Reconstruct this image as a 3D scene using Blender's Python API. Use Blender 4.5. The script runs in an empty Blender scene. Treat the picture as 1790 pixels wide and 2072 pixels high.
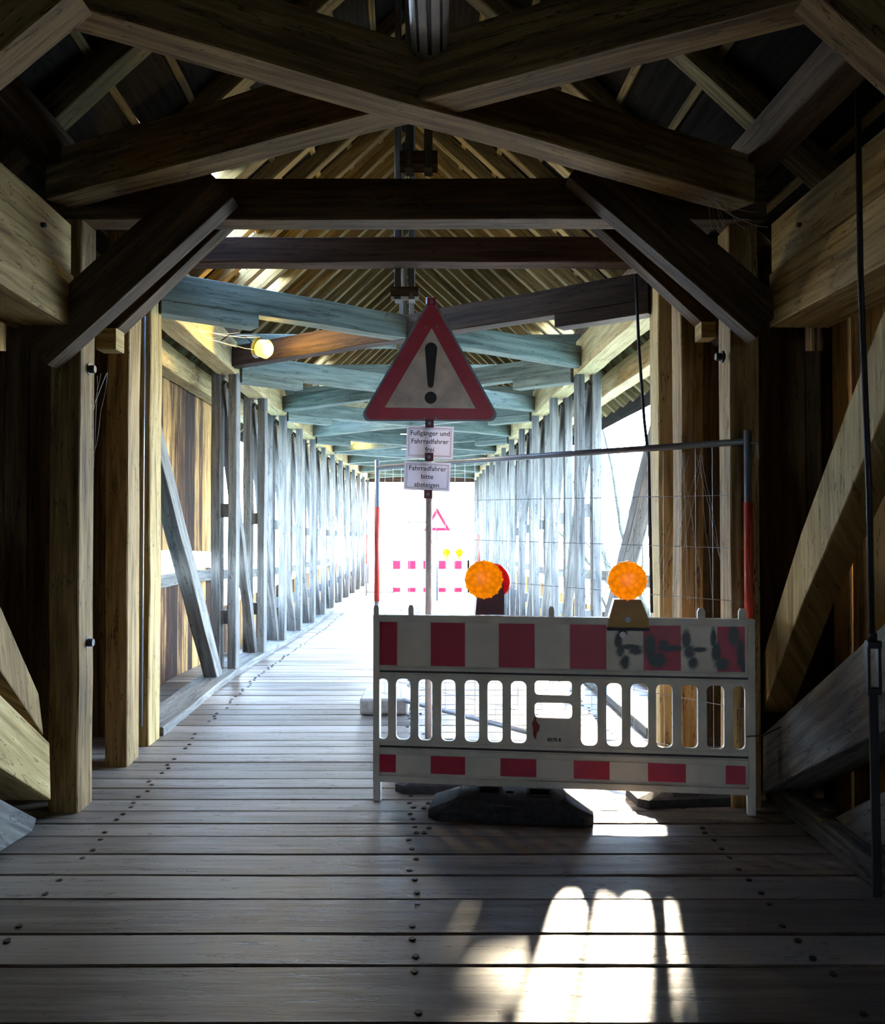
import bpy, bmesh, math, random
from mathutils import Vector, Matrix
from mathutils.geometry import tessellate_polygon
R = random.Random(7)
scn = bpy.context.scene
col = scn.collection

# ------------------------------------------------------------------ camera, world, sun, exposure
F = 1800.0; EYE = 1.53; PITCH = math.atan(31 / F)
cam_d = bpy.data.cameras.new('camera'); cam = bpy.data.objects.new('camera', cam_d); col.objects.link(cam)
cam.location = (0, 0, EYE); cam.rotation_euler = (math.pi / 2 + PITCH, 0, 0)
cam_d.sensor_fit = 'VERTICAL'; cam_d.sensor_height = 24.0; cam_d.lens = 24.0 * F / 2072.0
cam_d.clip_start = 0.05; cam_d.clip_end = 600
scn.camera = cam
scn.view_settings.view_transform = 'Standard'; scn.view_settings.look = 'None'
scn.view_settings.gamma = 1; scn.view_settings.use_curve_mapping = False
scn.view_settings.exposure = 2.6
scn.cycles.max_bounces = 12; scn.cycles.diffuse_bounces = 8; scn.cycles.glossy_bounces = 4
scn.cycles.sample_clamp_indirect = 20

world = bpy.data.worlds.new('world'); scn.world = world; world.use_nodes = True
wn = world.node_tree.nodes; wl = world.node_tree.links
bg = wn['Background']
tc = wn.new('ShaderNodeTexCoord'); sep = wn.new('ShaderNodeSeparateXYZ'); wr = wn.new('ShaderNodeValToRGB')
wl.new(tc.outputs['Generated'], sep.inputs[0]); wl.new(sep.outputs['Z'], wr.inputs[0]); wl.new(wr.outputs[0], bg.inputs[0])
wr.color_ramp.elements[0].position = 0.0; wr.color_ramp.elements[0].color = (0.66, 0.84, 1.0, 1)
wr.color_ramp.elements[1].position = 0.7; wr.color_ramp.elements[1].color = (0.30, 0.52, 0.95, 1)
bg.inputs[1].default_value = 10

sun_d = bpy.data.lights.new('sun', 'SUN'); sun = bpy.data.objects.new('sun', sun_d); col.objects.link(sun)
SUN_AZ, SUN_EL = math.radians(13.0), math.radians(19.0)
sd = Vector((math.sin(SUN_AZ) * math.cos(SUN_EL), math.cos(SUN_AZ) * math.cos(SUN_EL), math.sin(SUN_EL)))
sun.rotation_euler = sd.to_track_quat('Z', 'Y').to_euler(); sun.location = sd * 40
sun_d.energy = 19.0; sun_d.angle = math.radians(4.2); sun_d.color = (1.0, 0.86, 0.62)

# ------------------------------------------------------------------ the bridge's lines
def interp(tab, y):
    if y <= tab[0][0]:
        (a, b), (c, d) = tab[0], tab[1]
    elif y >= tab[-1][0]:
        (a, b), (c, d) = tab[-2], tab[-1]
    else:
        for i in range(len(tab) - 1):
            if tab[i][0] <= y <= tab[i + 1][0]:
                (a, b), (c, d) = tab[i], tab[i + 1]; break
    return b + (d - b) * (y - a) / (c - a)
XC = [(0, -.02), (4.8, -.20), (6.1, -.26), (9.1, -.37), (13.4, -.50), (20, -.62), (30, -.70)]
ZF = [(-28, -.35), (-8, -.2), (2, -.07), (3.3, -.04), (4.8, 0), (6, .03), (7.5, .035), (9, .02), (11.25, -.07), (13.4, -.16), (16, -.24), (20, -.29), (30, -.40)]
def xc(y): return interp(XC, y)
def zf(y): return interp(ZF, y)
W = 1.75          # half clear width between the trusses
WO = 2.35         # half width to the boarding
def P(px, py, Y):
    """world point seen at a photo pixel, at distance Y along the bridge"""
    v = Vector(((px - 895) / F, 1, (1036 - py) / F))
    c, s = math.cos(PITCH), math.sin(PITCH)
    d = Vector((v.x, v.y * c - v.z * s, v.y * s + v.z * c))
    return Vector((0, 0, EYE)) + d * (Y / d.y)

# ------------------------------------------------------------------ materials
def new_mat(name):
    m = bpy.data.materials.new(name); m.use_nodes = True
    return m, m.node_tree.nodes, m.node_tree.links, m.node_tree.nodes['Principled BSDF']
def wood(name, dark, mid, light, rough=.75, along=1.6, across=26, tone=False, bump=.35, spec=.12):
    m, n, l, b = new_mat(name)
    uv = n.new('ShaderNodeUVMap'); mp = n.new('ShaderNodeMapping'); mp.inputs['Scale'].default_value = (along, across, 1)
    oi = n.new('ShaderNodeObjectInfo'); 
    add = n.new('ShaderNodeVectorMath'); add.operation = 'ADD'
    sc = n.new('ShaderNodeVectorMath'); sc.operation = 'SCALE'; sc.inputs['Scale'].default_value = 37
    cx = n.new('ShaderNodeCombineXYZ'); l.new(oi.outputs['Random'], cx.inputs[0]); l.new(oi.outputs['Random'], cx.inputs[1])
    l.new(cx.outputs[0], sc.inputs[0]); l.new(uv.outputs[0], add.inputs[0]); l.new(sc.outputs[0], add.inputs[1]); l.new(add.outputs[0], mp.inputs[0])
    no = n.new('ShaderNodeTexNoise'); no.inputs['Scale'].default_value = 1.0; no.inputs['Detail'].default_value = 6; no.inputs['Roughness'].default_value = .62; no.inputs['Distortion'].default_value = .35
    l.new(mp.outputs[0], no.inputs[0])
    mp2 = n.new('ShaderNodeMapping'); mp2.inputs['Scale'].default_value = (1.3, 5, 1); l.new(add.outputs[0], mp2.inputs[0])
    n2 = n.new('ShaderNodeTexNoise'); n2.inputs['Scale'].default_value = 1; n2.inputs['Detail'].default_value = 4; l.new(mp2.outputs[0], n2.inputs[0])
    mx = n.new('ShaderNodeMath'); mx.operation = 'MULTIPLY_ADD'; mx.inputs[1].default_value = .6; l.new(no.outputs[0], mx.inputs[0])
    m3 = n.new('ShaderNodeMath'); m3.operation = 'MULTIPLY_ADD'; m3.inputs[1].default_value = .3; m3.inputs[2].default_value = -.0; l.new(n2.outputs[0], m3.inputs[0]); l.new(m3.outputs[0], mx.inputs[2])
    last = mx
    m4 = n.new('ShaderNodeMath'); m4.operation = 'MULTIPLY_ADD'; m4.inputs[1].default_value = .12; l.new(oi.outputs['Random'], m4.inputs[0]); l.new(mx.outputs[0], m4.inputs[2]); last = m4
    if tone:
        at = n.new('ShaderNodeAttribute'); at.attribute_name = 'tone'
        m5 = n.new('ShaderNodeMath'); m5.operation = 'MULTIPLY_ADD'; m5.inputs[1].default_value = .34; l.new(at.outputs['Fac'], m5.inputs[0])
        m6 = n.new('ShaderNodeMath'); m6.operation = 'ADD'; m6.inputs[1].default_value = -.17; l.new(m4.outputs[0], m6.inputs[0]); l.new(m6.outputs[0], m5.inputs[2]); last = m5
    rp = n.new('ShaderNodeValToRGB'); e = rp.color_ramp.elements
    e[0].position = .34; e[0].color = (*dark, 1); e[1].position = .68; e[1].color = (*light, 1)
    k = e.new(.48); k.color = (*mid, 1)
    l.new(last.outputs[0], rp.inputs[0]); l.new(rp.outputs[0], b.inputs['Base Color'])
    # cracks running with the grain
    mp3 = n.new('ShaderNodeMapping'); mp3.inputs['Scale'].default_value = (.9, 9, 1); l.new(add.outputs[0], mp3.inputs[0])
    n3 = n.new('ShaderNodeTexNoise'); n3.inputs['Scale'].default_value = 1.3; n3.inputs['Detail'].default_value = 5; l.new(mp3.outputs[0], n3.inputs[0])
    s1 = n.new('ShaderNodeMath'); s1.operation = 'SUBTRACT'; s1.inputs[1].default_value = .5; l.new(n3.outputs[0], s1.inputs[0])
    s2 = n.new('ShaderNodeMath'); s2.operation = 'ABSOLUTE'; l.new(s1.outputs[0], s2.inputs[0])
    s3 = n.new('ShaderNodeMapRange'); s3.inputs['From Min'].default_value = 0; s3.inputs['From Max'].default_value = .006; s3.inputs['To Min'].default_value = 0; s3.inputs['To Max'].default_value = 1; l.new(s2.outputs[0], s3.inputs['Value'])
    mm = n.new('ShaderNodeMix'); mm.data_type = 'RGBA'; mm.inputs['A'].default_value = tuple(c * .45 for c in dark) + (1,)
    l.new(s3.outputs[0], mm.inputs['Factor']); l.new(rp.outputs[0], mm.inputs['B']); l.new(mm.outputs['Result'], b.inputs['Base Color'])
    bm_ = n.new('ShaderNodeBump'); bm_.inputs['Strength'].default_value = bump; bm_.inputs['Distance'].default_value = .01
    ad = n.new('ShaderNodeMath'); ad.operation = 'MULTIPLY_ADD'; ad.inputs[1].default_value = .6; l.new(s3.outputs[0], ad.inputs[0]); l.new(no.outputs[0], ad.inputs[2])
    l.new(ad.outputs[0], bm_.inputs['Height']); l.new(bm_.outputs[0], b.inputs['Normal'])
    b.inputs['Roughness'].default_value = rough; b.inputs['Specular IOR Level'].default_value = spec
    return m
def plain(name, c, rough=.5, metal=0, noise=.15, scale=9, spec=.5, bump=0):
    m, n, l, b = new_mat(name)
    t = n.new('ShaderNodeTexCoord'); no = n.new('ShaderNodeTexNoise'); no.inputs['Scale'].default_value = scale; no.inputs['Detail'].default_value = 5
    l.new(t.outputs['Object'], no.inputs[0])
    rp = n.new('ShaderNodeValToRGB'); e = rp.color_ramp.elements
    e[0].position = .3; e[0].color = tuple(x * (1 - noise * 1.6) for x in c) + (1,)
    e[1].position = .7; e[1].color = tuple(min(1, x * (1 + noise)) for x in c) + (1,)
    l.new(no.outputs[0], rp.inputs[0]); l.new(rp.outputs[0], b.inputs['Base Color'])
    b.inputs['Roughness'].default_value = rough; b.inputs['Metallic'].default_value = metal; b.inputs['Specular IOR Level'].default_value = spec
    if bump:
        bp = n.new('ShaderNodeBump'); bp.inputs['Strength'].default_value = bump; bp.inputs['Distance'].default_value = .004
        n2 = n.new('ShaderNodeTexNoise'); n2.inputs['Scale'].default_value = scale * 12; l.new(t.outputs['Object'], n2.inputs[0]); l.new(n2.outputs[0], bp.inputs['Height']); l.new(bp.outputs[0], b.inputs['Normal'])
    return m
def emit(name, c, s):
    m, n, l, b = new_mat(name); b.inputs['Emission Color'].default_value = (*c, 1); b.inputs['Emission Strength'].default_value = s; b.inputs['Base Color'].default_value = (*c, 1)
    return m
M = {}
M['timber'] = wood('aged_timber', (.04, .024, .010), (.16, .102, .044), (.40, .275, .12))
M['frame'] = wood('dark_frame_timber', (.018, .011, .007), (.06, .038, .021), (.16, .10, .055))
M['grey_timber'] = wood('weathered_grey_timber', (.03, .030, .028), (.095, .092, .085), (.20, .19, .165))
M['green_timber'] = wood('grey_green_painted_timber', (.07, .085, .072), (.15, .18, .15), (.27, .31, .255))
M['dark_brown'] = wood('dark_brown_brace_timber', (.008, .005, .004), (.024, .014, .009), (.06, .035, .022))  # darker brown timber for one brace of the first crossed bay
M['brown_timber'] = wood('red_brown_timber', (.022, .012, .008), (.06, .032, .02), (.13, .07, .042))
M['pale_timber'] = wood('pale_spruce_timber', (.12, .08, .03), (.34, .24, .10), (.55, .43, .21))
M['rafter'] = wood('rafter_timber', (.04, .026, .009), (.13, .088, .034), (.30, .215, .09))
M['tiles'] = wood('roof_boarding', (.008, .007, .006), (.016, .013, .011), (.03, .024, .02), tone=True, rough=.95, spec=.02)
M['boards'] = wood('wall_boards', (.02, .010, .006), (.08, .038, .018), (.48, .29, .10), tone=True, across=18)
M['floor'] = wood('floor_planks', (.045, .036, .029), (.12, .098, .08), (.22, .185, .16), rough=.46, along=1.2, across=17, tone=True, bump=.35, spec=.45)
M['iron'] = plain('black_iron', (.03, .03, .035), .55, .6)
M['steel'] = plain('galvanised_steel', (.22, .24, .27), .4, .5, .12)
M['nail'] = plain('dark_nail_head', (.02, .018, .016), .45, .5)
M['plastic'] = plain('dirty_white_plastic', (.70, .65, .58), .5, 0, .12, 6)
M['red'] = plain('red_reflective', (.52, .006, .045), .35, 0, .08, 14)
M['rubber'] = plain('black_recycled_rubber', (.03, .03, .034), .85, 0, .3, 30, .3, .6)
M['black'] = plain('black_print', (.012, .012, .014), .5)
M['paper'] = plain('laminated_paper', (.80, .78, .84), .25, 0, .05)
M['signwhite'] = plain('sign_white', (.80, .75, .70), .3, 0, .22, 7)
M['signred'] = plain('sign_red', (.52, .02, .055), .3, 0, .08, 9)
M['darkred'] = plain('dark_red_plastic', (.13, .008, .015), .4)
M['ochre'] = plain('ochre_plastic', (.50, .27, .05), .5)
M['concrete'] = plain('concrete', (.38, .37, .36), .9, 0, .2, 20)
def papermat():
    m, n, l, b = new_mat('laminated_paper'); b.inputs['Base Color'].default_value = (.84, .82, .88, 1); b.inputs['Roughness'].default_value = .25
    tr = n.new('ShaderNodeBsdfTranslucent'); tr.inputs['Color'].default_value = (.84, .80, .86, 1); ms = n.new('ShaderNodeMixShader'); ms.inputs[0].default_value = .3
    l.new(b.outputs[0], ms.inputs[1]); l.new(tr.outputs[0], ms.inputs[2]); l.new(ms.outputs[0], n['Material Output'].inputs[0]); return m
M['paper'] = papermat()
M['web'] = plain('cobweb', (.6, .6, .58), .9)
M['bark'] = plain('bark', (.035, .035, .02), .9, 0, .3)
M['water'] = plain('river_water', (.05, .09, .08), .15)
M['redtube'] = plain('red_tube_sleeve', (.55, .05, .03), .45)
M['lamphouse'] = plain('grey_lamp_housing', (.8, .81, .83), .4, 0)
M['bulb'] = emit('yellow_bulb', (1.0, .72, .05), 1.0)
def lens(name, c, e):
    m, n, l, b = new_mat(name); b.inputs['Emission Color'].default_value = (*c, 1); b.inputs['Emission Strength'].default_value = e
    t = n.new('ShaderNodeTexCoord'); v = n.new('ShaderNodeTexVoronoi'); v.inputs['Scale'].default_value = 38; l.new(t.outputs['Object'], v.inputs['Vector'])
    rp = n.new('ShaderNodeValToRGB'); el = rp.color_ramp.elements
    el[0].color = (*c, 1); el[1].color = tuple(x * .6 for x in c) + (1,); el[1].position = .8
    l.new(v.outputs['Distance'], rp.inputs[0]); l.new(rp.outputs[0], b.inputs['Base Color']); l.new(rp.outputs[0], b.inputs['Emission Color'])
    tr = n.new('ShaderNodeBsdfTranslucent'); l.new(rp.outputs[0], tr.inputs['Color'])
    ms = n.new('ShaderNodeMixShader'); ms.inputs[0].default_value = .6
    out = n['Material Output']; l.new(b.outputs[0], ms.inputs[1]); l.new(tr.outputs[0], ms.inputs[2]); l.new(ms.outputs[0], out.inputs[0])
    b.inputs['Roughness'].default_value = .25
    return m
M['amber'] = lens('amber_lens', (1.0, .42, .004), .21)
M['redlens'] = lens('red_lens', (.95, .02, .03), .1)

# ------------------------------------------------------------------ mesh helpers
class MB:
    def __init__(s): s.v = []; s.f = []; s.uv = []; s.mi = []; s.t = []; s.sm = []
    def face(s, idx, uv=None, mi=0, t=.5, sm=False):
        s.f.append(tuple(idx)); s.uv.append(uv or [(s.v[i][0], s.v[i][2] if abs(s.v[i][2]) > 0 else s.v[i][1]) for i in idx]); s.mi.append(mi); s.t.append(t); s.sm.append(sm)
    def box(s, lo, hi, mi=0, t=.5, mat=None, grain=0):
        lo = Vector(lo); hi = Vector(hi); b = len(s.v)
        cs = [Vector((x, y, z)) for x in (lo.x, hi.x) for y in (lo.y, hi.y) for z in (lo.z, hi.z)]
        g = grain; o = [i for i in range(3) if i != g]
        for c in cs: s.v.append(tuple(mat @ c if mat else c))
        for k, q in enumerate(((0, 1, 3, 2), (4, 6, 7, 5), (0, 4, 5, 1), (2, 3, 7, 6), (0, 2, 6, 4), (1, 5, 7, 3))):
            s.face([b + i for i in q], [(cs[i][g], cs[i][o[0]] + cs[i][o[1]] + k * .37) for i in q], mi, t)
    def beam(s, p0, p1, w, h, up=(0, 0, 1), mi=0, t=.5, jit=.003, ch=.006, uvo=0, seg=None):
        """chamfered, slightly uneven timber between two points; w across, h along 'up'"""
        p0 = Vector(p0); p1 = Vector(p1); d = (p1 - p0); L = d.length; d.normalize()
        up = Vector(up); side = d.cross(up).normalized(); up = side.cross(d).normalized()
        w2, h2 = w / 2, h / 2; c = min(ch, w2 * .4, h2 * .4)
        prof = [(-w2 + c, -h2), (w2 - c, -h2), (w2, -h2 + c), (w2, h2 - c), (w2 - c, h2), (-w2 + c, h2), (-w2, h2 - c), (-w2, -h2 + c)]
        n = seg or max(1, min(10, int(L / .35))); b = len(s.v); per = [0]
        for i in range(8):
            a = prof[i]; e = prof[(i + 1) % 8]; per.append(per[-1] + math.hypot(a[0] - e[0], a[1] - e[1]))
        for i in range(n + 1):
            j = jit if 0 < i < n else jit * .3
            ox, oy = R.uniform(-j, j), R.uniform(-j, j)
            for (a, e) in prof:
                q = p0 + d * (L * i / n) + side * (a + ox + R.uniform(-j, j) * .5) + up * (e + oy + R.uniform(-j, j) * .5)
                s.v.append(tuple(q))
        for i in range(n):
            for k in range(8):
                k2 = (k + 1) % 8
                s.face((b + i * 8 + k, b + i * 8 + k2, b + (i + 1) * 8 + k2, b + (i + 1) * 8 + k),
                       [(L * i / n + uvo, per[k] + uvo), (L * i / n + uvo, per[k + 1] + uvo), (L * (i + 1) / n + uvo, per[k + 1] + uvo), (L * (i + 1) / n + uvo, per[k] + uvo)], mi, t)
        s.face([b + k for k in range(7, -1, -1)], [(prof[k][0] * .2, prof[k][1]) for k in range(7, -1, -1)], mi, t)
        s.face([b + n * 8 + k for k in range(8)], [(prof[k][0] * .2, prof[k][1]) for k in range(8)], mi, t)
    def tube(s, pts, r, n=8, mi=0, cap=True, radii=None):
        pts = [Vector(p) for p in pts]; b = len(s.v); prev = None
        for i, p in enumerate(pts):
            d = ((pts[min(i + 1, len(pts) - 1)] - pts[max(i - 1, 0)])).normalized()
            a = Vector((0, 0, 1)) if abs(d.z) < .9 else Vector((1, 0, 0))
            if prev is not None: a = prev
            u = (a - d * a.dot(d)).normalized(); prev = u; w = d.cross(u)
            rr = radii[i] if radii else r
            for k in range(n):
                t = 2 * math.pi * k / n; s.v.append(tuple(p + u * math.cos(t) * rr + w * math.sin(t) * rr))
        for i in range(len(pts) - 1):
            for k in range(n):
                k2 = (k + 1) % n; s.face((b + i * n + k, b + i * n + k2, b + (i + 1) * n + k2, b + (i + 1) * n + k), None, mi, .5, True)
        if cap:
            s.face([b + k for k in range(n - 1, -1, -1)], None, mi); e = b + (len(pts) - 1) * n; s.face([e + k for k in range(n)], None, mi)
    def cyl(s, c, axis, r, h, n=24, mi=0, r2=None, rings=None):
        c = Vector(c); ax = Vector(axis).normalized()
        if rings: s.tube([c + ax * a for a, _ in rings], 0, n, mi, True, [q for _, q in rings])
        else: s.tube([c, c + ax * h], r, n, mi, True, [r, r2 if r2 is not None else r])
    def prism(s, outer, holes, y0, y1, mi=0, mat=None, side_mi=None):
        """polygon with holes in local x,z extruded from y0 to y1"""
        loops = [[Vector((a, 0, c)) for a, c in lp] for lp in [outer] + holes]
        tris = tessellate_polygon(loops); flat = [p for lp in loops for p in lp]; b = len(s.v); N = len(flat)
        for y in (y0, y1):
            for p in flat:
                q = Vector((p.x, y, p.z)); s.v.append(tuple(mat @ q if mat else q))
        for t in tris:
            uvs = [(flat[i].x, flat[i].z) for i in t]
            s.face([b + i for i in t], uvs, mi); s.face([b + N + i for i in reversed(t)], list(reversed(uvs)), mi)
        o = 0
        for lp in loops:
            n = len(lp)
            for i in range(n):
                j = (i + 1) % n; s.face((b + o + i, b + o + j, b + N + o + j, b + N + o + i), [(lp[i].x, lp[i].z), (lp[j].x, lp[j].z), (lp[j].x + .02, lp[j].z), (lp[i].x + .02, lp[i].z)], mi if side_mi is None else side_mi)
            o += n
    def build(s, name, mats, parent=None, origin=None, recalc=True):
        if not isinstance(mats, (list, tuple)): mats = [mats]
        if origin is None:
            if parent is not None: origin = Vector((0, 0, 0))
            else:
                xs = [v[0] for v in s.v]; ys = [v[1] for v in s.v]; zs = [v[2] for v in s.v]
                origin = Vector(((min(xs) + max(xs)) / 2, (min(ys) + max(ys)) / 2, min(zs)))
        me = bpy.data.meshes.new(name); me.from_pydata([tuple(Vector(v) - origin) for v in s.v], [], s.f)
        for m in mats: me.materials.append(m)
        uvl = me.uv_layers.new(name='UVMap'); at = me.attributes.new('tone', 'FLOAT', 'FACE')
        buf = [c for uv in s.uv for q in uv for c in q]; uvl.data.foreach_set('uv', buf)
        at.data.foreach_set('value', s.t); me.polygons.foreach_set('material_index', s.mi); me.polygons.foreach_set('use_smooth', s.sm)
        if recalc:
            bm = bmesh.new(); bm.from_mesh(me); bmesh.ops.recalc_face_normals(bm, faces=bm.faces); bm.to_mesh(me); bm.free()
        me.update()
        o = bpy.data.objects.new(name, me); col.objects.link(o)
        if parent is not None: o.parent = parent
        else: o.location = origin
        return o
def tag(o, label=None, cat=None, group=None, kind='thing'):
    if label: o['label'] = label
    if cat: o['category'] = cat
    if group: o['group'] = group
    if kind: o['kind'] = kind
    return o
def empty(name, loc, rz=0):
    o = bpy.data.objects.new(name, None); o.location = loc; o.rotation_euler = (0, 0, rz); o.empty_display_size = .1; col.objects.link(o); return o
def struct(o, label=None):
    o['kind'] = 'structure'
    if label: o['label'] = label
    return o
def copy_tree(o, parent=None):
    c = o.copy(); col.objects.link(c)
    if parent is not None: c.parent = parent
    for ch in list(o.children): copy_tree(ch, c)
    return c
def timber(name, p0, p1, w, h, mat, label, cat, group=None, up=(0, 0, 1), jit=.004, **k):
    b = MB(); b.beam(p0, p1, w, h, up, jit=jit, uvo=R.uniform(0, 50), **k)
    return tag(b.build(name, M[mat]), label, cat, group)
ORD = ['first', 'second', 'third', 'fourth', 'fifth', 'sixth', 'seventh', 'eighth', 'ninth', 'tenth', 'eleventh', 'twelfth', 'thirteenth', 'fourteenth']

# ------------------------------------------------------------------ the setting
# floor of cross planks following the camber
edges = []
for py in (1697, 1731, 1770, 1815, 1880, 1940, 2050):
    z = EYE - zf(3.7); edges.append(z * F / (py - 1067))
edges = sorted(edges)
first, last = edges[0], edges[-1]
y = first
while y > -28: y -= R.uniform(.2, .3); edges.append(y)
y = last
while y < 31: y += R.uniform(.17, .26); edges.append(y)
edges.sort()
b = MB()
for i in range(len(edges) - 1):
    a, c = edges[i] + .003, edges[i + 1] - .003
    t = R.random(); tilt = R.uniform(-.002, .002); hz = R.uniform(-.002, .003); ns = 9
    crown = R.uniform(.0003, .001)
    prof = [(a, -.06), (a, -.006), (a + .008, 0), ((a + c) / 2, crown), (c - .008, 0), (c, -.006), (c, -.06)]
    base = len(b.v); xs = []
    for k in range(ns):
        x = -2.34 + 4.68 * k / (ns - 1); xs.append(x)
        wz = R.uniform(-.002, .002)
        for (yy, dz) in prof:
            b.v.append((xc(yy) + x, yy, zf(yy) + dz + hz + wz * (dz > -.05) + tilt * (yy - a) / (c - a) * (dz > -.05)))
    u0 = R.uniform(0, 60)
    for k in range(ns - 1):
        for q in range(6):
            i0 = base + k * 7 + q; ua, ub = xs[k] + u0, xs[k + 1] + u0; va, vb = prof[q][0] + u0, prof[q + 1][0] + u0
            b.face((i0, i0 + 1, i0 + 8, i0 + 7), [(ua, va), (ua, vb), (ub, vb), (ub, va)], 0, t)
    # bolt heads
    if a < 26:
        for (rx, n_) in ((-1.50, 1), (.04, 1), (1.50, 1), (.115, 1)):
            if rx == .115 and R.random() < .45: continue
            for yy in (a + .05, c - .05):
                if R.random() < .18: continue
                x = xc(yy) + rx + R.uniform(-.022, .022); z = zf(yy) + crown + .0025 + hz; rr = .0135 if a < 12 else .011
                b.cyl((x, yy + R.uniform(-.012, .012), z - .004), (0, 0, 1), rr, .006, 10, 1)
                b.cyl((x + .001, yy, z - .006), (0, 0, 1), rr * .55, .0095, 8, 1)
# butt joint cuts seen on the left of the barrier
floor = struct(b.build('floor', [M['floor'], M['nail']], origin=Vector((0, 0, 0)), recalc=True), 'cambered deck of worn grey brown cross planks with bolt heads')
b2 = MB()
for i in range(30):
    y0 = -28 + i * 59 / 30; y1 = y0 + 59 / 30
    b2.beam((xc(y0), y0, zf(y0) - .18), (xc(y1), y1, zf(y1) - .18), 4.7, .2, jit=0, seg=1)
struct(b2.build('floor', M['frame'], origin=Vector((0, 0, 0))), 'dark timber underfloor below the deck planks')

# side boarding
def wall(side, spans, name, label):
    b = MB()
    for (ya, yb, za, zb, gap) in spans:
        y = ya
        while y < yb - .02:
            w = min(R.uniform(.16, .24), yb - y)
            off = R.uniform(-.006, .006); t = R.random()
            x = xc(y + w / 2) + side * (WO + .015 + off)
            zt = zb + R.uniform(-.01, .01) * (zb < 3.0)
            b.beam((x, y + w / 2, za + zf(y)), (x, y + w / 2, zt), .024, w - gap, up=(0, 1, 0), t=t, jit=.0015, ch=.003, uvo=R.uniform(0, 60), seg=2)
            y += w
    return struct(b.build(name, M['boards'], origin=Vector((0, 0, 0))), label)
F_Y = [4.78, 5.63, 6.12, 9.15] + [9.15 + 1.7 * i for i in range(1, 13)]
Y_END = F_Y[-1]
wall(-1, [(-28, 6.45, -.1, 3.3, .001), (6.45, 10.9, -.05, 1.05, .004), (6.45, 10.9, 1.28, 3.05, .004)] + [(10.9, Y_END, -.05, .52, .006)], 'wall_left', 'left side boarding, reddish brown boards lit orange and yellow past the frames')
wall(1, [(-28, 6.5, -.1, 3.3, .001), (6.5, Y_END, -.05, .52, .006)], 'wall_right', 'right side boarding of reddish brown upright boards behind the struts')

# added back wall out of view, its doorway sized to limit light from behind
b = MB(); x = xc(-28)
for k in range(26):
    xx = x - 2.5 + k * .2; z0 = zf(-28) + (2.1 if abs(xx + .1 - x) < .75 else 0)
    b.beam((xx + .1, -28.05, z0), (xx + .1, -28.05, EYE + 3.9 - .93 * abs(xx + .1 - x)), .198, .03, up=(0, 1, 0), t=R.random(), jit=.001, seg=2)
struct(b.build('wall_back_light_stop', M['boards'], origin=Vector((0, 0, 0))), 'unseen boarded back wall added to cut light from behind, with a doorway')
# roof boarding
RZ = EYE + 3.9; SL = .93
def roofz(dx): return RZ - SL * abs(dx)
b = MB()
for side in (-1, 1):
    for k in range(10):
        d0 = .28 * k; d1 = d0 + .29
        for j in range(30):
            ya = -28 + j * 1.98; yb = ya + 2.0
            t = R.random()
            if R.random() < .05 and 4.5 < ya < 20 and 1 < k < 9: continue
            for (u0, u1) in ((ya, yb),):
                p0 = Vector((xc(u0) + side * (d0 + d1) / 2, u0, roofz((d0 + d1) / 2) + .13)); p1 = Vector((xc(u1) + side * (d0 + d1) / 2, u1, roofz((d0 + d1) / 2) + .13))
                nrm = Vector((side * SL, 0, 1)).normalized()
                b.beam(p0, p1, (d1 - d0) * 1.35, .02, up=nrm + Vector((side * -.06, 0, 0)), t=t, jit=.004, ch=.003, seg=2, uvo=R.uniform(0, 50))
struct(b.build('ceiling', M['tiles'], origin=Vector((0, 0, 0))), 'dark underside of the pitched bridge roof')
b = MB(); b.box((-200, -150, -7.2), (200, 250, -7.0)); struct(b.build('river_water', M['water']), 'river below the bridge')

# ------------------------------------------------------------------ rafters
yk = -1.6 + .04; k = 0
while yk < Y_END + .5:
    for side, sn in ((-1, 'left'), (1, 'right')):
        x0 = xc(yk)
        p0 = (x0 + side * .04, yk, roofz(.04) + .02); p1 = (x0 + side * 2.62, yk, roofz(2.62) + .02)
        nm = 'near' if yk < 4.9 else ('middle' if yk < 12 else 'far')
        lab = {'near': f'dark rafter on the {sn} roof slope above the crossed braces', 'middle': f'pale edged rafter on the {sn} roof slope beyond the black cross beam', 'far': f'small rafter on the {sn} roof slope far along the bridge'}[nm]
        timber('rafter', p0, p1, .14 if yk < 7 else .10, .13, 'rafter', lab, 'rafter', f'{nm} rafters of the {sn} slope', up=(side * SL, 0, 1))
    yk += (1.04 if yk < 6.7 else .48); k += 1
# tiling battens running along the roof
for side, sn in ((-1, 'left'), (1, 'right')):
    for k in range(9):
        d = .25 + .28 * k
        b = MB()
        for y0, y1 in ((-2, 4), (4, 9), (9, 16), (16, 30)):
            b.beam((xc(y0) + side * d, y0, roofz(d) + .103), (xc(y1) + side * d, y1, roofz(d) + .103), .05, .028, up=(side * SL, 0, 1), jit=.003, seg=4, uvo=R.uniform(0, 50))
        tag(b.build('roof_batten', M['rafter']), f'thin roof batten running lengthwise over the {sn} rafters', 'batten', f'battens of the {sn} slope')
# wall plates under the rafter feet
for side, sn in ((-1, 'left'), (1, 'right')):
    b = MB(); ys = [-3, 1.5, 4.9, 9, 13.4, 20, Y_END]
    for i in range(len(ys) - 1):
        y0, y1 = ys[i], ys[i + 1]
        b.beam((xc(y0) + side * 1.88, y0, EYE + 2.0), (xc(y1) + side * 1.88, y1, EYE + 2.0), .17, .19, jit=.004, uvo=R.uniform(0, 50))
    tag(b.build('wall_plate', M['frame']), f'long dark plate timber under the rafters along the {sn} side', 'beam')

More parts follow.
